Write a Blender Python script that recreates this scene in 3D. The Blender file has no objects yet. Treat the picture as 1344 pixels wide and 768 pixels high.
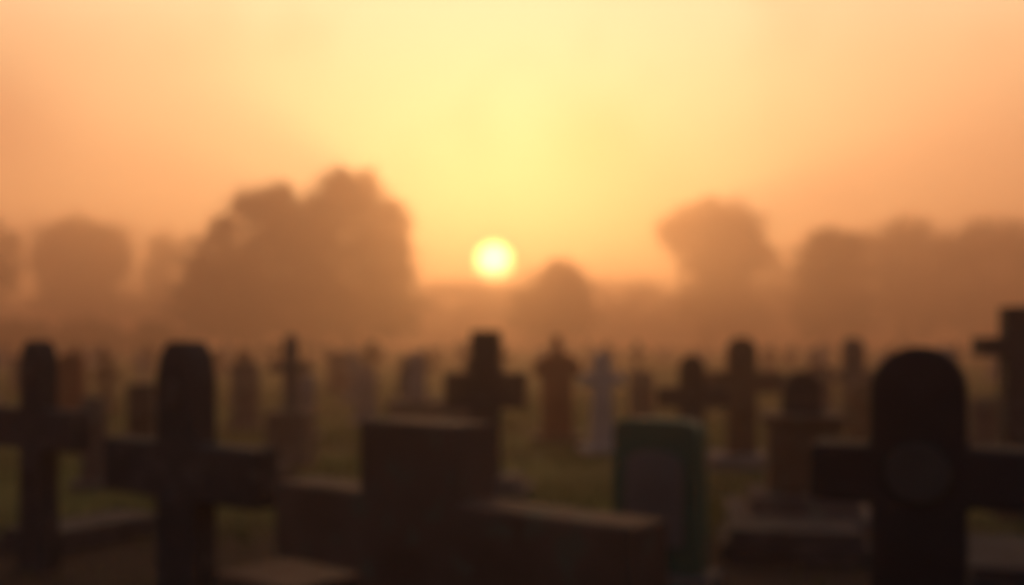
import bpy, bmesh, math, random
from mathutils import Vector, Matrix, noise
R = math.radians
random.seed(11)
scn = bpy.context.scene
C = scn.collection

# ------------------------------------------------------------------ camera numbers
W_PX, F_PX, HZ = 1344.0, 1307.0, 450.0      # photograph width, focal length and horizon row in its pixels
CAM_H = 1.05
def X(px, d): return (px - 672.0) * d / F_PX
def Z(py, d): return CAM_H - (py - HZ) * d / F_PX

def lin(r, g, b):
    f = lambda c: (c/255/12.92) if c/255 <= 0.04045 else ((c/255+0.055)/1.055)**2.4
    return (f(r), f(g), f(b), 1.0)

# ------------------------------------------------------------------ materials
def stone(name, col, col2, rough=0.85, bump=0.35, scale=14.0, lichen=None, spec=0.3):
    m = bpy.data.materials.new(name); m.use_nodes = True
    nt = m.node_tree; n = nt.nodes; l = nt.links
    bs = n['Principled BSDF']; bs.inputs['Roughness'].default_value = rough
    bs.inputs['Specular IOR Level'].default_value = spec
    tc = n.new('ShaderNodeTexCoord')
    a = n.new('ShaderNodeTexNoise'); a.inputs['Scale'].default_value = scale*0.25; a.inputs['Detail'].default_value = 8
    b = n.new('ShaderNodeTexNoise'); b.inputs['Scale'].default_value = scale*4; b.inputs['Detail'].default_value = 6
    l.new(tc.outputs['Object'], a.inputs['Vector']); l.new(tc.outputs['Object'], b.inputs['Vector'])
    r = n.new('ShaderNodeValToRGB'); r.color_ramp.elements[0].position = 0.35; r.color_ramp.elements[1].position = 0.68
    r.color_ramp.elements[0].color = (*col, 1); r.color_ramp.elements[1].color = (*col2, 1)
    l.new(a.outputs['Fac'], r.inputs['Fac'])
    out = r.outputs['Color']
    if lichen:
        v = n.new('ShaderNodeTexNoise'); v.inputs['Scale'].default_value = scale*0.7; v.inputs['Detail'].default_value = 10
        l.new(tc.outputs['Object'], v.inputs['Vector'])
        rr = n.new('ShaderNodeValToRGB'); rr.color_ramp.elements[0].position = 0.56; rr.color_ramp.elements[1].position = 0.64
        l.new(v.outputs['Fac'], rr.inputs['Fac'])
        mx = n.new('ShaderNodeMixRGB'); mx.inputs['Color2'].default_value = (*lichen, 1)
        l.new(rr.outputs['Color'], mx.inputs['Fac']); l.new(out, mx.inputs['Color1']); out = mx.outputs['Color']
    l.new(out, bs.inputs['Base Color'])
    bp = n.new('ShaderNodeBump'); bp.inputs['Strength'].default_value = bump; bp.inputs['Distance'].default_value = 0.01
    l.new(b.outputs['Fac'], bp.inputs['Height']); l.new(bp.outputs['Normal'], bs.inputs['Normal'])
    return m

M = {
 'dark':   stone('dark_weathered_stone', (0.030,0.031,0.035), (0.055,0.056,0.060), lichen=(0.070,0.070,0.068)),
 'black':  stone('black_polished_stone', (0.022,0.024,0.029), (0.036,0.038,0.044), rough=0.8, spec=0.15, bump=0.2),
 'brown':  stone('brown_sandstone', (0.11,0.062,0.042), (0.17,0.105,0.075), lichen=(0.13,0.11,0.075)),
 'mid':    stone('grey_brown_stone', (0.09,0.068,0.062), (0.16,0.125,0.11), lichen=(0.17,0.165,0.13)),
 'terra':  stone('red_painted_stone', (0.24,0.085,0.048), (0.32,0.13,0.075)),
 'white':  stone('whitewashed_stone', (0.44,0.36,0.30), (0.56,0.46,0.39), bump=0.2),
 'grey':   stone('pale_grey_stone', (0.24,0.19,0.16), (0.34,0.28,0.24)),
 'green':  stone('green_painted_stone', (0.010,0.085,0.06), (0.016,0.125,0.085), rough=0.6, bump=0.2),
 'plate':  stone('slate_plate', (0.12,0.115,0.11), (0.17,0.165,0.16), rough=0.7, bump=0.1),
 'disc':   stone('worn_enamel', (0.05,0.05,0.047), (0.075,0.073,0.068), rough=0.5, bump=0.05),
 'bark':   stone('bark', (0.05,0.035,0.025), (0.10,0.075,0.055), bump=0.8),
 'earth':  stone('earth', (0.10,0.065,0.04), (0.16,0.11,0.07), bump=0.8),
}
def leaf_mat(name, c1, c2):
    m = bpy.data.materials.new(name); m.use_nodes = True
    nt = m.node_tree; n = nt.nodes; l = nt.links
    bs = n['Principled BSDF']; bs.inputs['Roughness'].default_value = 0.6
    bs.inputs['Specular IOR Level'].default_value = 0.2
    g = n.new('ShaderNodeNewGeometry')
    mx = n.new('ShaderNodeMixRGB'); mx.inputs['Color1'].default_value = (*c1,1); mx.inputs['Color2'].default_value = (*c2,1)
    l.new(g.outputs['Random Per Island'], mx.inputs['Fac']); l.new(mx.outputs['Color'], bs.inputs['Base Color'])
    return m
M['leaf'] = leaf_mat('leaf_green', (0.04,0.055,0.018), (0.09,0.11,0.035))
M['leaf_dry'] = leaf_mat('leaf_olive', (0.07,0.06,0.02), (0.12,0.10,0.04))
M['grass'] = leaf_mat('grass_blade', (0.07,0.095,0.02), (0.14,0.14,0.04))

gm = bpy.data.materials.new('meadow'); gm.use_nodes = True
nt = gm.node_tree; n = nt.nodes; l = nt.links; bs = n['Principled BSDF']; bs.inputs['Roughness'].default_value = 0.95
bs.inputs['Specular IOR Level'].default_value = 0.1
tc = n.new('ShaderNodeTexCoord')
a = n.new('ShaderNodeTexNoise'); a.inputs['Scale'].default_value = 0.45; a.inputs['Detail'].default_value = 9
b = n.new('ShaderNodeTexNoise'); b.inputs['Scale'].default_value = 9; b.inputs['Detail'].default_value = 8
l.new(tc.outputs['Object'], a.inputs['Vector']); l.new(tc.outputs['Object'], b.inputs['Vector'])
r = n.new('ShaderNodeValToRGB'); r.color_ramp.elements[0].position = .38; r.color_ramp.elements[1].position = .62
r.color_ramp.elements[0].color = (0.13,0.105,0.040,1); r.color_ramp.elements[1].color = (0.11,0.13,0.03,1)
l.new(a.outputs['Fac'], r.inputs['Fac'])
# trodden bare earth on the near path, with a ragged edge
sp = n.new('ShaderNodeSeparateXYZ'); l.new(tc.outputs['Object'], sp.inputs[0])
e1 = n.new('ShaderNodeMath'); e1.operation = 'MULTIPLY_ADD'; l.new(b.outputs['Fac'], e1.inputs[0]); e1.inputs[1].default_value = 2.5; l.new(sp.outputs['Y'], e1.inputs[2])
e2 = n.new('ShaderNodeMapRange'); l.new(e1.outputs[0], e2.inputs['Value']); e2.inputs['From Min'].default_value = 6.4; e2.inputs['From Max'].default_value = 7.6
e3 = n.new('ShaderNodeMixRGB'); l.new(e2.outputs['Result'], e3.inputs['Fac']); e3.inputs['Color1'].default_value = (.055,.038,.028,1); l.new(r.outputs['Color'], e3.inputs['Color2'])
l.new(e3.outputs['Color'], bs.inputs['Base Color'])
bp = n.new('ShaderNodeBump'); bp.inputs['Strength'].default_value = 0.8; bp.inputs['Distance'].default_value = 0.05
l.new(b.outputs['Fac'], bp.inputs['Height']); l.new(bp.outputs['Normal'], bs.inputs['Normal'])

# ------------------------------------------------------------------ object helpers
def link(name, bm, mat, parent=None, bevel=0.0, smooth=False):
    me = bpy.data.meshes.new(name)
    bmesh.ops.recalc_face_normals(bm, faces=bm.faces[:])
    bm.to_mesh(me); bm.free()
    me.materials.append(mat)
    o = bpy.data.objects.new(name, me); C.objects.link(o)
    if parent: o.parent = parent
    if smooth:
        for p in me.polygons: p.use_smooth = True
    if bevel:
        md = o.modifiers.new('bevel', 'BEVEL'); md.width = bevel; md.segments = 2; md.limit_method = 'ANGLE'; md.angle_limit = R(40)
    return o
def root(name, label, cat, loc, rot=0, group=None, tilt=0):
    o = bpy.data.objects.new(name, None); C.objects.link(o); o.empty_display_size = 0.1
    o.location = loc; o.rotation_euler = (0, R(tilt), R(rot))
    o['label'] = label; o['category'] = cat
    if group: o['group'] = group
    return o
def ridge(bm, pts, t, y0=0.0):
    """closed outline pts (x, z) given depth t about y0"""
    a = [bm.verts.new((x, y0 - t/2, z)) for x, z in pts]
    b = [bm.verts.new((x, y0 + t/2, z)) for x, z in pts]
    bm.faces.new(a); bm.faces.new(b[::-1])
    k = len(pts)
    for i in range(k):
        bm.faces.new((a[i], b[i], b[(i+1) % k], a[(i+1) % k]))
def box(bm, sx, sy, z0, z1, cx=0, cy=0, taper=1.0):
    v = []
    for z, s in ((z0, 1.0), (z1, taper)):
        for dx, dy in ((-1,-1),(1,-1),(1,1),(-1,1)):
            v.append(bm.verts.new((cx+dx*sx/2*s, cy+dy*sy/2*s, z)))
    for f in ((3,2,1,0),(4,5,6,7),(0,1,5,4),(1,2,6,5),(2,3,7,6),(3,0,4,7)):
        bm.faces.new([v[i] for i in f])
def head_pts(w, z1, kind):
    """right-to-left outline of a head of width w whose top is z1"""
    h = w/2
    if kind == 'round':
        return [(h*math.cos(a), z1 - h + h*math.sin(a)) for a in [math.pi*i/14 for i in range(15)]]
    if kind == 'soft':
        q = lambda v: math.copysign(abs(v)**.45, v)
        return [(h*q(math.cos(a)), z1 - h*0.5 + h*0.5*q(math.sin(a))) for a in [math.pi*i/18 for i in range(19)]]
    if kind == 'arch':
        return [(h*math.cos(a), z1 - h*0.45 + h*0.45*math.sin(a)) for a in [math.pi*i/14 for i in range(15)]]
    if kind == 'chamfer':
        return [(h, z1 - w*0.62), (h*0.80, z1 - w*0.24), (h*0.42, z1), (-h*0.42, z1), (-h*0.80, z1 - w*0.24), (-h, z1 - w*0.62)]
    if kind == 'point':
        return [(h, z1 - w*0.5), (0, z1), (-h, z1 - w*0.5)]
    return [(h, z1), (-h, z1)]
def cross_outline(w, zb, ztop, az0, az1, half, kind='flat', flare=1.0, half_l=None):
    hl = half_l if half_l else half
    h = w/2
    p = [(h*flare, zb), (h, az0), (half, az0), (half, az1), (h, az1)]
    p += head_pts(w, ztop, kind)
    p += [(-h, az1), (-hl, az1), (-hl, az0), (-h, az0), (-h*flare, zb)]
    return p

def ground_z(x, y):
    if y > 30: k = min(1, (y-30)/40)
    else: k = 0
    return 0.02*noise.noise(Vector((x*.5, y*.5, 3))) + k*0.25*noise.noise(Vector((x*.03, y*.03, 8)))

STONE_CROSSES = 'stone crosses standing on the graves'
def stone_cross(label, px, d, rot, mat, w, t, ztop, az0, az1, half, kind='flat', plinth=None, flare=1.0,
                disc=None, oval=None, half_l=None, bevel=0.012, name='stone_cross', group=STONE_CROSSES, tilt=0, steps=None, book=None):
    x = X(px, d)
    r = root(name, label, 'grave cross', (x, d, ground_z(x, d)), rot, group, tilt)
    zb = -0.1
    zs = -0.15
    for (sx, sy, h, m2) in (steps or []):
        bm = bmesh.new(); box(bm, sx, sy, zs, h); link('step', bm, M[m2], r, 0.01); zb = h - 0.002; zs = h - 0.002
    if plinth:
        px_, py_, pz, tp = plinth
        bm = bmesh.new(); box(bm, px_, py_, zs, pz, taper=tp); link('plinth', bm, M[mat], r, 0.01); zb = pz - 0.002
    bm = bmesh.new(); ridge(bm, cross_outline(w, zb, ztop, az0, az1, half, kind, flare, half_l), t)
    body = link('cross_body', bm, M[mat], r, bevel)
    if disc:
        zc, rad = disc
        bm = bmesh.new()
        bmesh.ops.create_cone(bm, cap_ends=True, segments=40, radius1=rad, radius2=rad*.94, depth=0.018,
                              matrix=Matrix.Translation((0, -t/2-0.007, zc)) @ Matrix.Rotation(R(90), 4, 'X'))
        link('medallion', bm, M['disc'], r, 0.003)
        bm = bmesh.new()
        bmesh.ops.create_cone(bm, cap_ends=True, segments=40, radius1=rad*1.08, radius2=rad*1.02, depth=0.010,
                              matrix=Matrix.Translation((0, -t/2-0.003, zc)) @ Matrix.Rotation(R(90), 4, 'X'))
        link('medallion_rim', bm, M[mat], r)
    if oval:
        zc, ra, rb = oval
        bm = bmesh.new()
        bmesh.ops.create_cone(bm, cap_ends=True, segments=32, radius1=ra, radius2=ra*.9, depth=0.014,
                              matrix=Matrix.Translation((0, -t/2-0.005, zc)) @ Matrix.Diagonal((1, 1, rb/ra, 1)) @ Matrix.Rotation(R(90), 4, 'X'))
        link('medallion', bm, M['disc'], r, 0.003)
    return r

def headstone(label, px, d, rot, mat, w, t, ztop, kind='round', base=None, panel=None, name='headstone', group='headstones among the crosses', cat='headstone', z0=0.0, tilt=0, border=None):
    x = X(px, d)
    r = root(name, label, cat, (x, d, ground_z(x, d)), rot, group, tilt)
    zb = -0.1
    if base:
        bm = bmesh.new(); box(bm, base[0], base[1], -0.1, base[2]); link('base', bm, M[base[3] if len(base) > 3 else mat], r, 0.01); zb = base[2]-0.002
    bm = bmesh.new(); ridge(bm, [(w/2, zb)] + head_pts(w, ztop, kind) + [(-w/2, zb)], t)
    link('slab', bm, M[mat], r, 0.01)
    if panel:
        pw, pz0, pz1, pm = panel
        bm = bmesh.new(); ridge(bm, [(pw/2, pz0)] + head_pts(pw, pz1, 'arch') + [(-pw/2, pz0)], 0.02, -t/2-0.004)
        link('inscription_panel', bm, M[pm], r, 0.003)
    return r

def ledger(label, x, y, rot, sx, sy, z, mat, name='grave_slab', group='low grave slabs', kerb=True):
    r = root(name, label, 'grave slab', (x, y, ground_z(x, y)), rot, group)
    if kerb:
        bm = bmesh.new(); box(bm, sx, sy, -0.1, z-0.06); link('kerb', bm, M['dark'], r, 0.01)
    bm = bmesh.new(); box(bm, sx-0.08, sy-0.08, z-0.062, z); link('slab', bm, M[mat], r, 0.012)
    return r

# ------------------------------------------------------------------ ground
bm = bmesh.new()
xs = [-900,-600,-300,-150,-80,-50,-35] + [i*1.0 for i in range(-25, 26)] + [35,50,80,150,300,600,900]
ys = [-900,-200,-60,-20,-8] + [i*0.8 for i in range(-6, 60)] + [52,58,66,76,90,110,150,220,350,600,900]
grid = [[bm.verts.new((x, y, ground_z(x, y))) for x in xs] for y in ys]
for j in range(len(ys)-1):
    for i in range(len(xs)-1):
        bm.faces.new((grid[j][i], grid[j][i+1], grid[j+1][i+1], grid[j+1][i]))
g = link('ground', bm, gm, smooth=True); g['kind'] = 'structure'

# grass: uncountable
bm = bmesh.new(); rg = random.Random(5)
for i in range(26000):
    y = 2.0 + 20*rg.random()**1.2; x = (rg.random()*2-1)*(y*0.58+0.5)
    if noise.noise(Vector((x*.8, y*.8, 0))) < -0.12 or (y < 5.2 and rg.random() < .85): continue
    h = 0.035 + 0.06*rg.random(); a = rg.random()*6.28; z = ground_z(x, y)
    w = 0.006 + 0.0006*y; dx, dy = math.cos(a)*w, math.sin(a)*w; lx, ly = (rg.random()-.5)*.06, (rg.random()-.5)*.06
    bm.faces.new((bm.verts.new((x-dx, y-dy, z-.01)), bm.verts.new((x+dx, y+dy, z-.01)), bm.verts.new((x+lx, y+ly, z+h))))
g = link('grass', bm, M['grass']); g['kind'] = 'stuff'; g['label'] = 'rough olive grass growing between the graves'; g['category'] = 'grass'

# ------------------------------------------------------------------ foreground crosses
stone_cross('big brown block cross with wide flat head in front of the cross below the sun', 560, 2.9, -38, 'brown', .38, .18,
            .825, .37, .61, .75, 'flat', half_l=.58, flare=1.05)
stone_cross('near black cross with chamfered head and photo oval, left of the big brown block cross', 244, 3.65, -35, 'dark', .222, .11,
            1.055, .48, .685, .44, 'chamfer', oval=(.86, .038, .055))
stone_cross('dark chamfered cross with photo oval cut by the left edge of the picture', 51, 4.6, -32, 'dark', .17, .095,
            1.06, .56, .745, .33, 'chamfer', oval=(.92, .028, .042), flare=1.2)
stone_cross('black cross with broad round head and a pale round medallion at its crossing', 1207, 2.9, -25, 'black', .255, .22,
            1.04, .59, .755, .37, 'round', half_l=.297, disc=(.685, .088), bevel=.015)
stone_cross('dark square-armed cross standing straight below the rising sun', 638, 7.0, -8, 'dark', .20, .15,
            1.145, .60, .85, .285, 'flat', steps=[(.62,.5,.06,'mid'), (.50,.38,.13,'mid')])
stone_cross('tall dark cross rising above all others at the right edge of the picture', 1333, 6.0, -6, 'dark', .155, .14,
            1.255, .955, 1.07, .235, 'flat', plinth=(.30,.28,.42,.9), flare=1.1)
stone_cross('slim cross on a tall square pedestal beside the pale stone, left of centre', 382, 8.5, -5, 'mid', .115, .10,
            1.13, .80, .885, .18, 'point', plinth=(.36,.34,.47,.97))
REDDISH = stone_cross('thick reddish brown cross with a small head just right of the cross below the sun', 731, 10.6, 0, 'terra', .33, .18,
            .93, .70, .86, .25, 'flat', steps=[(.55,.4,.07,'brown')])
bm = bmesh.new(); box(bm, .12, .10, .928, 1.13, taper=.75); link('finial', bm, M['terra'], REDDISH, .01)
stone_cross('whitewashed cross on a flat white foot between reddish cross and green headstone', 790, 9.6, 6, 'white', .17, .13,
            .965, .64, .76, .21, 'round', plinth=(.46,.4,.06,.9), flare=1.35)
stone_cross('smaller dark round-headed cross right behind the green headstone', 908, 7.6, -10, 'dark', .195, .14,
            .965, .56, .72, .265, 'round')
stone_cross('taller brown round-headed cross on a pale footing behind the small round-headed cross', 973, 8.5, -8, 'brown', .25, .16,
            1.095, .62, .80, .35, 'round', steps=[(.56,.5,.10,'grey')])
stone_cross('small brown round-headed cross in the mist left of the broad round-headed black cross', 1119, 12, 0, 'mid', .24, .16,
            1.11, .60, .72, .27, 'round')
headstone('green painted headstone with a dark inscription panel and arched top', 866, 4.2, -28, 'green', .375, .14, .725, 'soft',
          base=(.48,.26,.09,'mid'), panel=(.25, .2, .60, 'plate'))
# stepped tomb on the right
r = root('grave_monument', 'brown block monument on wide steps with a round-topped tablet, right of centre', 'grave monument', (X(1052,5.9), 5.9, 0), -10)
for nm, a_, mm in (('step', (.86,.75,-.1,.07), 'mid'), ('step', (.60,.52,.068,.17), 'mid'), ('block', (.40,.34,.168,.58), 'brown')):
    bm = bmesh.new(); box(bm, *a_); link(nm, bm, M[mm], r, .01)
bm = bmesh.new(); box(bm, .46, .40, .578, .63); link('cap', bm, M['brown'], r, .012)
bm = bmesh.new(); ridge(bm, [(.115,.628)] + head_pts(.23, .885, 'round') + [(-.115,.628)], .1)
link('tablet', bm, M['dark'], r, .008)

# obelisk on a step
r = root('obelisk', 'thin grey obelisk on a dark stepped base left of the cross below the sun', 'obelisk', (X(546,11), 11, 0), 8)
bm = bmesh.new(); box(bm, .9, .5, -.1, .42, cx=.14); link('base', bm, M['mid'], r, .01)
bm = bmesh.new(); box(bm, .20, .20, .418, .85, taper=.75); box(bm, .15, .15, .849, .98, taper=.1); link('shaft', bm, M['grey'], r, .006)

# middle-distance headstones
hs = [
 ('terracotta red headstone in the mist just right of the left-edge cross', 95, 10, 'terra', .24, .95, 'arch'),
 ('dark flat-topped headstone between the two chamfered crosses', 186, 8, 'dark', .20, .72, 'flat'),
 ('low dark headstone right beside the left-edge cross', 124, 7.2, 'mid', .17, .66, 'flat'),
 ('tall brown headstone between the chamfered cross and the slim pedestal cross', 322, 12, 'mid', .32, .82, 'arch'),
 ('pale narrow headstone tucked behind the slim pedestal cross', 403, 11, 'grey', .18, .70, 'arch'),
 ('pale rounded headstone right of the slim pedestal cross', 480, 13, 'grey', .28, .72, 'round'),
 ('dull headstone behind the left arm of the tall right-edge cross', 1292, 9, 'mid', .24, .55, 'flat'),
 ('bluish pale headstone top showing over the right shoulder of the black round-headed cross', 1241, 12, 'grey', .22, 1.0, 'round'),
 ('brown rounded headstone right of the block monument', 1135, 10, 'brown', .36, .68, 'round'),
 ('small dull headstone between the whitewashed cross and the dark round-headed cross', 842, 12.5, 'mid', .30, .70, 'arch'),
]
for lb, px, d, mt, w, zt, kd in hs:
    headstone(lb, px, d, random.uniform(-12, 12), mt, w, .11, zt, kd, base=(w+.12,.24,.06))

# low slabs in the foreground
ledger('low brown grave slab at the foot of the big brown block cross', X(455,3.9), 3.75, -38, .5, .9, .23, 'brown')
ledger('low grave slab between the two near chamfered crosses', X(112,5.3), 5.3, -30, .45, .8, .10, 'dark')
ledger('grave slab in the lower right corner behind the black round-headed cross', X(1335,4.2), 4.2, -15, .55, .8, .17, 'dark')
ledger('small grave slab below the dark monument steps', X(1040,4.9), 4.9, -10, .7, .5, .15, 'dark')
ledger('pale-topped grave slab left of the slim pedestal cross', X(300,7.0), 7.0, -30, .5, .9, .18, 'mid')

# ------------------------------------------------------------------ far rows, small and misty
rf = random.Random(23)
zones = [(-40, 190, 'behind the left-edge cross'), (190, 360, 'behind the second chamfered cross'), (360, 560, 'between the slim pedestal cross and the obelisk'),
         (560, 760, 'behind the cross below the sun'), (760, 1000, 'behind the whitewashed cross'), (1000, 1190, 'behind the block monument'),
         (1190, 1390, 'behind the tall right-edge cross')]
protos = {}
def make_proto(kind):
    nm = {'cross':'stone_cross', 'round':'headstone', 'arch':'headstone'}[kind]
    r = bpy.data.objects.new(nm, None); C.objects.link(r)
    bm = bmesh.new(); box(bm, .5, .3, -.2, .12); link('plinth', bm, M['mid'], r, .01)
    if kind == 'cross':
        bm = bmesh.new(); ridge(bm, cross_outline(.17, .118, 1.02, .62, .77, .27, 'flat'), .13); link('cross_body', bm, M['mid'], r, .01)
    else:
        bm = bmesh.new(); ridge(bm, [(.2,.118)] + head_pts(.4, .85, kind) + [(-.2,.118)], .12); link('slab', bm, M['mid'], r, .01)
    return r
placed = []
for row in range(11):
    d = 14 + row*3.4 + row*row*0.25
    half_w = 700*d/F_PX
    n_ = int(2*half_w/ (1.55 + .12*row))
    for i in range(n_):
        x = -half_w + (i + rf.uniform(.1,.9))*2*half_w/n_
        y = d + rf.uniform(-1.1, 1.1)
        if rf.random() < .33: continue
        px = 672 + x*F_PX/y
        if row < 5 and any(abs(px-k_) < 34 for k_ in (908, 973, 790, 731, 382, 1119)): continue
        z = [q for q in zones if q[0] <= px < q[1]]
        if not z: continue
        if any((x-a)**2 + (y-b)**2 < .8 for a, b in placed): continue
        placed.append((x, y))
        kind = rf.choice(['cross', 'cross', 'cross', 'round', 'arch'])
        depth_word = 'nearer' if row < 4 else 'far'
        word = {'cross': 'cross', 'round': 'rounded headstone', 'arch': 'low-arched headstone'}[kind]
        lb = 'misty %s in the %s rows %s' % (word, 'nearer' if row < 4 else 'far', z[0][2].replace('slim pedestal cross', 'pedestal cross'))
        sc = rf.uniform(.82, 1.08)
        mt = rf.choice(['mid','mid','mid','brown','brown','dark','grey','grey'] if row < 5 else ['mid','brown','grey'])
        key = (kind, mt)
        first = key not in protos
        if first:
            protos[key] = make_proto(kind)
            for c in protos[key].children: c.data.materials[0] = M[mt]
            o = protos[key]; kids = list(o.children)
        else:
            o = protos[key].copy(); C.objects.link(o)
            for c in protos[key].children:
                k = c.copy(); C.objects.link(k); k.parent = o
        colr = {'mid':'grey-brown','brown':'brown','dark':'dark','grey':'pale grey','white':'white','terra':'reddish'}[mt]
        o['label'] = lb.replace('misty', 'misty ' + colr, 1)
        o['category'] = 'grave cross' if kind == 'cross' else 'headstone'
        o['group'] = '%s %ss in the %s rows %s' % (colr, word, 'nearer' if row < 4 else 'far', z[0][2])
        o.location = (x, y, ground_z(x, y)); o.rotation_euler = (0, R(rf.uniform(-3,3)), R(rf.uniform(-22,12)))
        o.scale = (sc*rf.uniform(.85,1.15), sc, sc)

# ------------------------------------------------------------------ trees
def tube(bm, pts, r0, r1, seg=7):
    rings = []
    k = len(pts)
    for i, p in enumerate(pts):
        d = (pts[min(i+1,k-1)] - pts[max(i-1,0)]).normalized()
        u = d.orthogonal().normalized(); v = d.cross(u)
        rr = r0 + (r1-r0)*i/(k-1)
        rings.append([bm.verts.new(p + (u*math.cos(6.2832*j/seg) + v*math.sin(6.2832*j/seg))*rr) for j in range(seg)])
    for a, b in zip(rings, rings[1:]):
        for j in range(seg): bm.faces.new((a[j], a[(j+1)%seg], b[(j+1)%seg], b[j]))
    bm.faces.new(rings[0][::-1]); bm.faces.new(rings[-1])
def tree(label, px, d, blobs, trunk_r=.3, leaf=.28, dens=1.0, mat='leaf', name='tree', cat='tree', seed=1, group='trees beyond the graves', depth=.8, lean=0):
    """blobs: (px, py, rx_px, rz_px) of foliage masses"""
    rt = random.Random(seed); d *= 2.4; leaf *= 2.1; trunk_r *= 2.3
    x0 = X(px, d); r = root(name, label, cat, (x0, d, ground_z(x0, d)-.05), 0, group)
    s = d/F_PX
    tb = bmesh.new(); cb = bmesh.new()
    top = max((CAM_H - (b[1]-HZ)*s) for b in blobs)
    fork = Vector((lean, 0, top*.38))
    tube(tb, [Vector((0,0,-.2)), Vector((lean*.4, .1, top*.2)), fork], trunk_r, trunk_r*.7, 9)
    for (bx, by, rx, rz) in blobs:
        cx, cz = (bx-px)*s, CAM_H-(by-HZ)*s; rx *= s; rz *= s; ry = (rx+rz)/2*depth
        cy = rt.uniform(-.35,.35)*ry
        c = Vector((cx, cy, cz))
        st = fork if cz > fork.z else Vector((0,0,max(.1, cz*.5)))
        mid = (st + c)/2 + Vector((rt.uniform(-.3,.3), rt.uniform(-.3,.3), .25))
        tube(tb, [st, mid, c], trunk_r*.5, trunk_r*.12, 6)
        for q in range(7):
            dirv = Vector((rt.gauss(0,1), rt.gauss(0,1), rt.gauss(.3,1))).normalized()
            e = c + Vector((dirv.x*rx, dirv.y*ry, dirv.z*rz))*.85
            tube(tb, [c*.6+mid*.4, (c+e)/2 + Vector((0,0,.1)), e], trunk_r*.16, trunk_r*.03, 4)
        area = (rx*ry*rz)**(2/3)
        nclump = int(20*dens*max(1, area**.55*1.6))
        for k in range(nclump):
            dirv = Vector((rt.gauss(0,1), rt.gauss(0,1), rt.gauss(0,1))).normalized()
            rad = rt.uniform(.2, 1.30)**.8
            cc = c + Vector((dirv.x*rx, dirv.y*ry, dirv.z*rz))*rad
            if cc.z < .3: cc.z = .3 + rt.random()*.6
            cr = rt.uniform(.35, 1.0)*leaf*2.6
            for q in range(rt.randint(14, 26)):
                p = cc + Vector((rt.gauss(0,.5), rt.gauss(0,.5), rt.gauss(0,.4)))*cr
                if p.z < .05: continue
                nrm = Vector((rt.gauss(0,1), rt.gauss(0,1), rt.gauss(.4,1))).normalized()
                u = nrm.orthogonal().normalized()*leaf*rt.uniform(.3,.6); v = nrm.cross(u)*rt.uniform(.6,1)
                cb.faces.new((cb.verts.new(p-u), cb.verts.new(p+v), cb.verts.new(p+u), cb.verts.new(p-v)))
    link('trunk', tb, M['bark'], r); link('crown', cb, M[mat], r)
    return r

tree('largest tree with a double-humped crown left of the sun', 405, 55, [
     (345,300,48,48),(390,318,60,50),(455,285,58,56),(500,315,40,60),(300,350,50,50),(275,375,32,38),(400,370,80,55),
     (480,385,60,55),(330,400,70,45),(465,262,26,22),(350,270,24,16),(318,268,12,14),(430,275,20,16),(520,345,22,40),(430,420,100,35),(402,288,34,34),(255,400,34,26),(300,425,60,26),(520,400,34,34),(372,255,9,14),(448,236,10,14),(482,240,10,14),(262,345,14,12),(292,300,14,16),(512,282,12,16)],
     trunk_r=.5, dens=.75, seed=3, leaf=.30)
tree('umbrella-crowned tree on a thin bare trunk at left', 108, 80, [(82,316,38,24),(106,306,44,20),(138,316,34,26),(106,336,58,22),(60,345,18,22),(154,345,16,24),(106,362,40,20),(70,352,18,14),(146,352,18,14),(85,382,34,22),(135,380,32,22),(108,405,70,18)],
     trunk_r=.42, dens=.55, seed=4, leaf=.34)
tree('tree cut by the left edge of the picture', -12, 62, [(-15,320,34,30),(-5,355,34,30),(-30,370,36,46)], trunk_r=.3, dens=.8, seed=5)
tree('small slender tree between the umbrella-crowned tree and the largest tree', 214, 85, [(214,326,20,24),(208,352,26,26),(222,378,30,26),(212,400,40,24)], trunk_r=.2, dens=.6, seed=6)
tree('small rounded tree just right of the sun', 722, 62, [(736,370,24,22),(716,388,32,28),(752,394,20,32),(698,408,30,26),(735,420,46,28),(728,352,8,8)], trunk_r=.25, dens=1.1, seed=7)
tree('mushroom-crowned tree with a stout trunk right of the sun', 930, 75, [(930,294,52,30),(892,302,28,24),(970,304,30,28),(934,326,50,26),(944,350,44,26),(940,385,46,32),(950,415,54,26),(990,330,16,24)],
     trunk_r=.7, dens=.9, seed=8, leaf=.32)
tree('bushy tree at the left end of the right-hand tree mass', 1085, 62, [(1085,345,38,40),(1098,328,34,26),(1075,385,36,42),(1110,390,42,46),(1090,420,44,26)], trunk_r=.4, dens=1.0, seed=9)
tree('broad flat-topped tree in the middle of the right-hand tree mass', 1185, 75, [(1155,330,38,26),(1190,312,36,26),(1215,350,46,46),(1165,370,54,50),(1195,400,64,36)], trunk_r=.4, dens=.9, seed=10)
tree('tree at the right edge of the picture in the right-hand tree mass', 1300, 70, [(1262,334,34,28),(1298,314,36,24),(1345,330,36,34),(1290,370,60,50),(1345,375,50,50),(1290,405,70,36)], trunk_r=.4, dens=.9, seed=11)
tree('small faint tree between the mushroom-crowned tree and the right-hand trees', 1015, 95, [(1015,350,24,26),(1010,380,34,30),(1020,405,40,24)], trunk_r=.25, dens=.6, seed=12)
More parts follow.
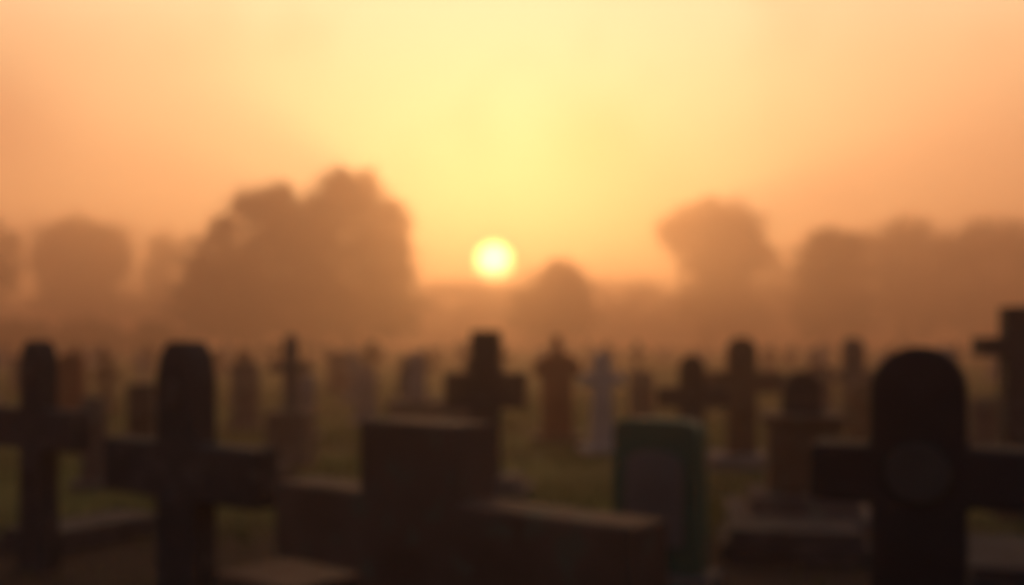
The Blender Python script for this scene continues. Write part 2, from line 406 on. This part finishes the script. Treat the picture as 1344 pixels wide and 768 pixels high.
# distant treeline: one mass
bm = bmesh.new(); rt = random.Random(77)
for i in range(900):
    px = rt.uniform(-120, 1460); d = rt.uniform(240, 290)
    top = 376 + 10*noise.noise(Vector((px*.012, 1, 0))) + (18 if px < 250 else 0)
    x = X(px, d); zt = Z(top, d)
    c = Vector((x, d, rt.uniform(.3, zt)))
    for q in range(22):
        p = c + Vector((rt.gauss(0,2), rt.gauss(0,2), rt.gauss(0,1.2)))
        if p.z < .1: continue
        nrm = Vector((rt.gauss(0,1), rt.gauss(0,1), rt.gauss(.4,1))).normalized()
        u = nrm.orthogonal().normalized()*rt.uniform(.6,1.2); v = nrm.cross(u)
        bm.faces.new((bm.verts.new(p-u), bm.verts.new(p+v), bm.verts.new(p+u), bm.verts.new(p-v)))
g = link('treeline', bm, M['leaf']); g['kind'] = 'stuff'; g['label'] = 'far off line of woods fading into the mist along the horizon'; g['category'] = 'woods'
# low bushes at left
for i, (px, d, w_, h_, lb) in enumerate([(30, 40, 70, 20, 'low bush beyond the graves at the left edge of the picture'), (120, 44, 60, 20, 'low bush beyond the graves under the umbrella-crowned tree'),
                               (205, 42, 46, 14, 'smallest low bush beyond the graves near the slender tree')]):
    tree(lb, px, d, [(px-w_*.4, 445, w_*.5, h_), (px+w_*.35, 447, w_*.5, h_*.9), (px, 438, w_*.45, h_)], trunk_r=.08, leaf=.2, dens=.9, mat='leaf_dry', name='bush', cat='bush', seed=40+i, group='low bushes beyond the graves')

# ------------------------------------------------------------------ haze
bm = bmesh.new(); bmesh.ops.create_cube(bm, size=1, matrix=Matrix.Translation((0, 0, 13.8)) @ Matrix.Diagonal((1860, 1860, 30.4, 1)))
hm = bpy.data.materials.new('haze'); hm.use_nodes = True; nt = hm.node_tree; nt.nodes.clear()
o_ = nt.nodes.new('ShaderNodeOutputMaterial'); v = nt.nodes.new('ShaderNodeVolumePrincipled')
v.inputs['Density'].default_value = 0.0085
v.inputs['Anisotropy'].default_value = 0.7
v.inputs['Color'].default_value = (0.98, 0.665, 0.50, 1)
nt.links.new(v.outputs[0], o_.inputs['Volume'])
hz = link('haze', bm, hm); hz['kind'] = 'stuff'; hz['label'] = 'pale orange morning mist over the whole cemetery'; hz['category'] = 'haze'

# ------------------------------------------------------------------ sky and sun
SUN_AZ = math.atan2(648-672, F_PX); SUN_EL = math.atan((HZ-344)/F_PX)
sdir = Vector((math.sin(SUN_AZ)*math.cos(SUN_EL), math.cos(SUN_AZ)*math.cos(SUN_EL), math.sin(SUN_EL)))
w = bpy.data.worlds.new('World'); scn.world = w; w.use_nodes = True
nt = w.node_tree; nt.nodes.clear(); N = nt.nodes.new; L = nt.links.new
def val(x):
    return x
def m(op, a, b=None, c=None, clamp=False):
    nd = N('ShaderNodeMath'); nd.operation = op; nd.use_clamp = clamp
    for i, q in enumerate((a, b, c)):
        if q is None: continue
        if isinstance(q, (int, float)): nd.inputs[i].default_value = q
        else: L(q, nd.inputs[i])
    return nd.outputs[0]
def sm(x, a, b):
    nd = N('ShaderNodeMapRange'); nd.interpolation_type = 'SMOOTHSTEP'
    L(x, nd.inputs['Value']); nd.inputs['From Min'].default_value = a; nd.inputs['From Max'].default_value = b
    nd.inputs['To Min'].default_value = 0; nd.inputs['To Max'].default_value = 1
    return nd.outputs['Result']
def mix(f, a, b):
    nd = N('ShaderNodeMixRGB')
    if isinstance(f, (int, float)): nd.inputs['Fac'].default_value = f
    else: L(f, nd.inputs['Fac'])
    for k, q in (('Color1', a), ('Color2', b)):
        if isinstance(q, tuple): nd.inputs[k].default_value = q
        else: L(q, nd.inputs[k])
    return nd.outputs['Color']
tc = N('ShaderNodeTexCoord'); sep = N('ShaderNodeSeparateXYZ'); L(tc.outputs['Generated'], sep.inputs[0])
sx, sy, sz = sep.outputs
az = m('ARCTAN2', sx, sy)                       # 0 towards +Y
el = m('ARCSINE', sz)
daz = m('SUBTRACT', az, SUN_AZ); dele = m('SUBTRACT', el, SUN_EL)
def gauss(cx, cy, rx, ry):                      # soft patch of sky round azimuth cx, elevation cy (degrees)
    u = m('DIVIDE', m('SUBTRACT', az, R(cx)), R(rx)); q = m('DIVIDE', m('SUBTRACT', el, R(cy)), R(ry))
    return m('POWER', 2.71828, m('MULTIPLY', -1.0, m('ADD', m('MULTIPLY', u, u), m('MULTIPLY', q, q))))
ramp = N('ShaderNodeValToRGB'); L(m('DIVIDE', el, R(40), clamp=True), ramp.inputs['Fac'])
cr = ramp.color_ramp; cr.interpolation = 'EASE'
SKY = [(0.0, lin(225,148,104)), (.10, lin(244,164,110)), (.22, lin(253,184,124)), (.36, lin(254,204,144)), (.5, lin(254,222,172)), (.8, lin(150,135,125)), (1.0, lin(75,80,90))]
cr.elements[0].position, cr.elements[0].color = SKY[0]; cr.elements[1].position, cr.elements[1].color = SKY[-1]
for p_, c_ in SKY[1:-1]:
    e = cr.elements.new(p_); e.color = c_
col = ramp.outputs['Color']
sd = math.degrees(SUN_AZ)
col = mix(m('MULTIPLY', gauss(sd+1, 15, 17, 16), .95), col, lin(255,221,160))   # bright yellow column above the sun
col = mix(m('MULTIPLY', gauss(sd+2, 22, 22, 9), .75), col, lin(255,229,188))
col = mix(m('MULTIPLY', gauss(sd+1, 6.5, 10, 5.5), .5), col, (1.42, 1.0, .40, 1))
col = mix(m('MULTIPLY', gauss(sd, 1.2, 9, 2.2), .6), col, lin(255,150,60))
col = mix(m('MULTIPLY', gauss(4.6, 11.2, 3, 2.4), .42), col, lin(235,180,105))    # soft smudges of cloud
col = mix(m('MULTIPLY', gauss(-28, 11, 4, 4), .8), col, lin(205,140,100))
col = mix(m('MULTIPLY', gauss(8, 6, 4, 3), .45), col, lin(245,165,95))
col = mix(m('MULTIPLY', gauss(28, 9, 7, 6), .4), col, lin(225,150,105))
nz = N('ShaderNodeTexNoise'); nz.inputs['Scale'].default_value = 3.5; nz.inputs['Detail'].default_value = 1
mp = N('ShaderNodeMapping'); mp.inputs['Location'].default_value = (3.3, 1.7, 5.1); L(tc.outputs['Generated'], mp.inputs['Vector']); L(mp.outputs[0], nz.inputs['Vector'])
col = mix(m('MULTIPLY', sm(nz.outputs['Fac'], .45, .75), .28), col, lin(240,170,122))
n2 = N('ShaderNodeTexNoise'); n2.inputs['Scale'].default_value = 9; n2.inputs['Detail'].default_value = 1; L(mp.outputs[0], n2.inputs['Vector'])
col = mix(m('MULTIPLY', sm(n2.outputs['Fac'], .5, .75), .25), col, lin(225,160,115))
# dim towards the back of the sky (the sun has only just risen) and below the horizon
c1 = m('ADD', m('MULTIPLY', sx, math.sin(SUN_AZ)), m('MULTIPLY', sy, math.cos(SUN_AZ)))
front = m('ADD', .015, m('MULTIPLY', sm(c1, .15, 1.0), .985))
back = m('SUBTRACT', 1.0, sm(c1, -.1, .8))
vs = N('ShaderNodeVectorMath'); vs.operation = 'SCALE'; L(col, vs.inputs[0]); L(front, vs.inputs['Scale'])
v2 = N('ShaderNodeVectorMath'); v2.operation = 'SCALE'; v2.inputs[0].default_value = (.042, .074, .116); L(back, v2.inputs['Scale'])
v3 = N('ShaderNodeVectorMath'); v3.operation = 'ADD'; L(vs.outputs[0], v3.inputs[0]); L(v2.outputs[0], v3.inputs[1]); vs = v3
# the disc of the sun itself
dt = N('ShaderNodeVectorMath'); dt.operation = 'DOT_PRODUCT'; L(tc.outputs['Generated'], dt.inputs[0]); dt.inputs[1].default_value = sdir
ang = m('ARCCOSINE', m('MINIMUM', dt.outputs['Value'], 1.0))
SR = math.atan(26/F_PX)
disc = m('SUBTRACT', 1.0, sm(ang, SR*.93, SR*1.05))
core = m('SUBTRACT', 1.0, sm(ang, 0, SR*1.1))
dcol = mix(core, (11.0, 9.3, 1.9, 1), (16.0, 14.5, 9.5, 1))
fin = mix(disc, vs.outputs['Vector'], dcol)
sky = N('ShaderNodeTexSky'); sky.sky_type = 'NISHITA'; sky.sun_disc = False; sky.sun_elevation = SUN_EL; sky.sun_rotation = SUN_AZ
sky.dust_density = 4.0
b1 = N('ShaderNodeBackground'); L(sky.outputs[0], b1.inputs['Color']); b1.inputs['Strength'].default_value = 0.012
b2 = N('ShaderNodeBackground'); L(fin, b2.inputs['Color']); b2.inputs['Strength'].default_value = 1.4
ad = N('ShaderNodeAddShader'); L(b1.outputs[0], ad.inputs[0]); L(b2.outputs[0], ad.inputs[1])
wo = N('ShaderNodeOutputWorld'); L(ad.outputs[0], wo.inputs['Surface'])

sl = bpy.data.lights.new('sun', 'SUN'); sl.energy = 3.5; sl.angle = R(2.0); sl.color = (1.0, .64, .26)
so = bpy.data.objects.new('sun', sl); C.objects.link(so); so.rotation_euler = (-sdir).to_track_quat('-Z', 'Y').to_euler(); so.location = (0, 30, 20)

# ------------------------------------------------------------------ camera, focused close so that the whole view is soft
cd = bpy.data.cameras.new('camera'); cam = bpy.data.objects.new('camera', cd); C.objects.link(cam); scn.camera = cam
cd.sensor_width = 36; cd.lens = 36*F_PX/W_PX; cd.shift_y = (HZ-384)/W_PX
cam.location = (0, 0, CAM_H); cam.rotation_euler = (R(90), 0, 0)
cd.clip_start = .05; cd.clip_end = 5000
cd.dof.use_dof = True; cd.dof.focus_distance = 0.5
BLUR_PX = 23.0
cd.dof.aperture_fstop = (cd.lens/1000) / (BLUR_PX/F_PX*0.5)

scn.render.engine = 'CYCLES'
cy = scn.cycles
cy.filter_width = 2.6
cy.use_denoising = True; cy.denoiser = 'OPENIMAGEDENOISE'
cy.max_bounces = 6; cy.diffuse_bounces = 3; cy.volume_bounces = 3; cy.transparent_max_bounces = 4
cy.sample_clamp_indirect = 4.0
scn.view_settings.view_transform = 'Standard'; scn.view_settings.look = 'None'
scn.view_settings.exposure = 0; scn.view_settings.gamma = 1
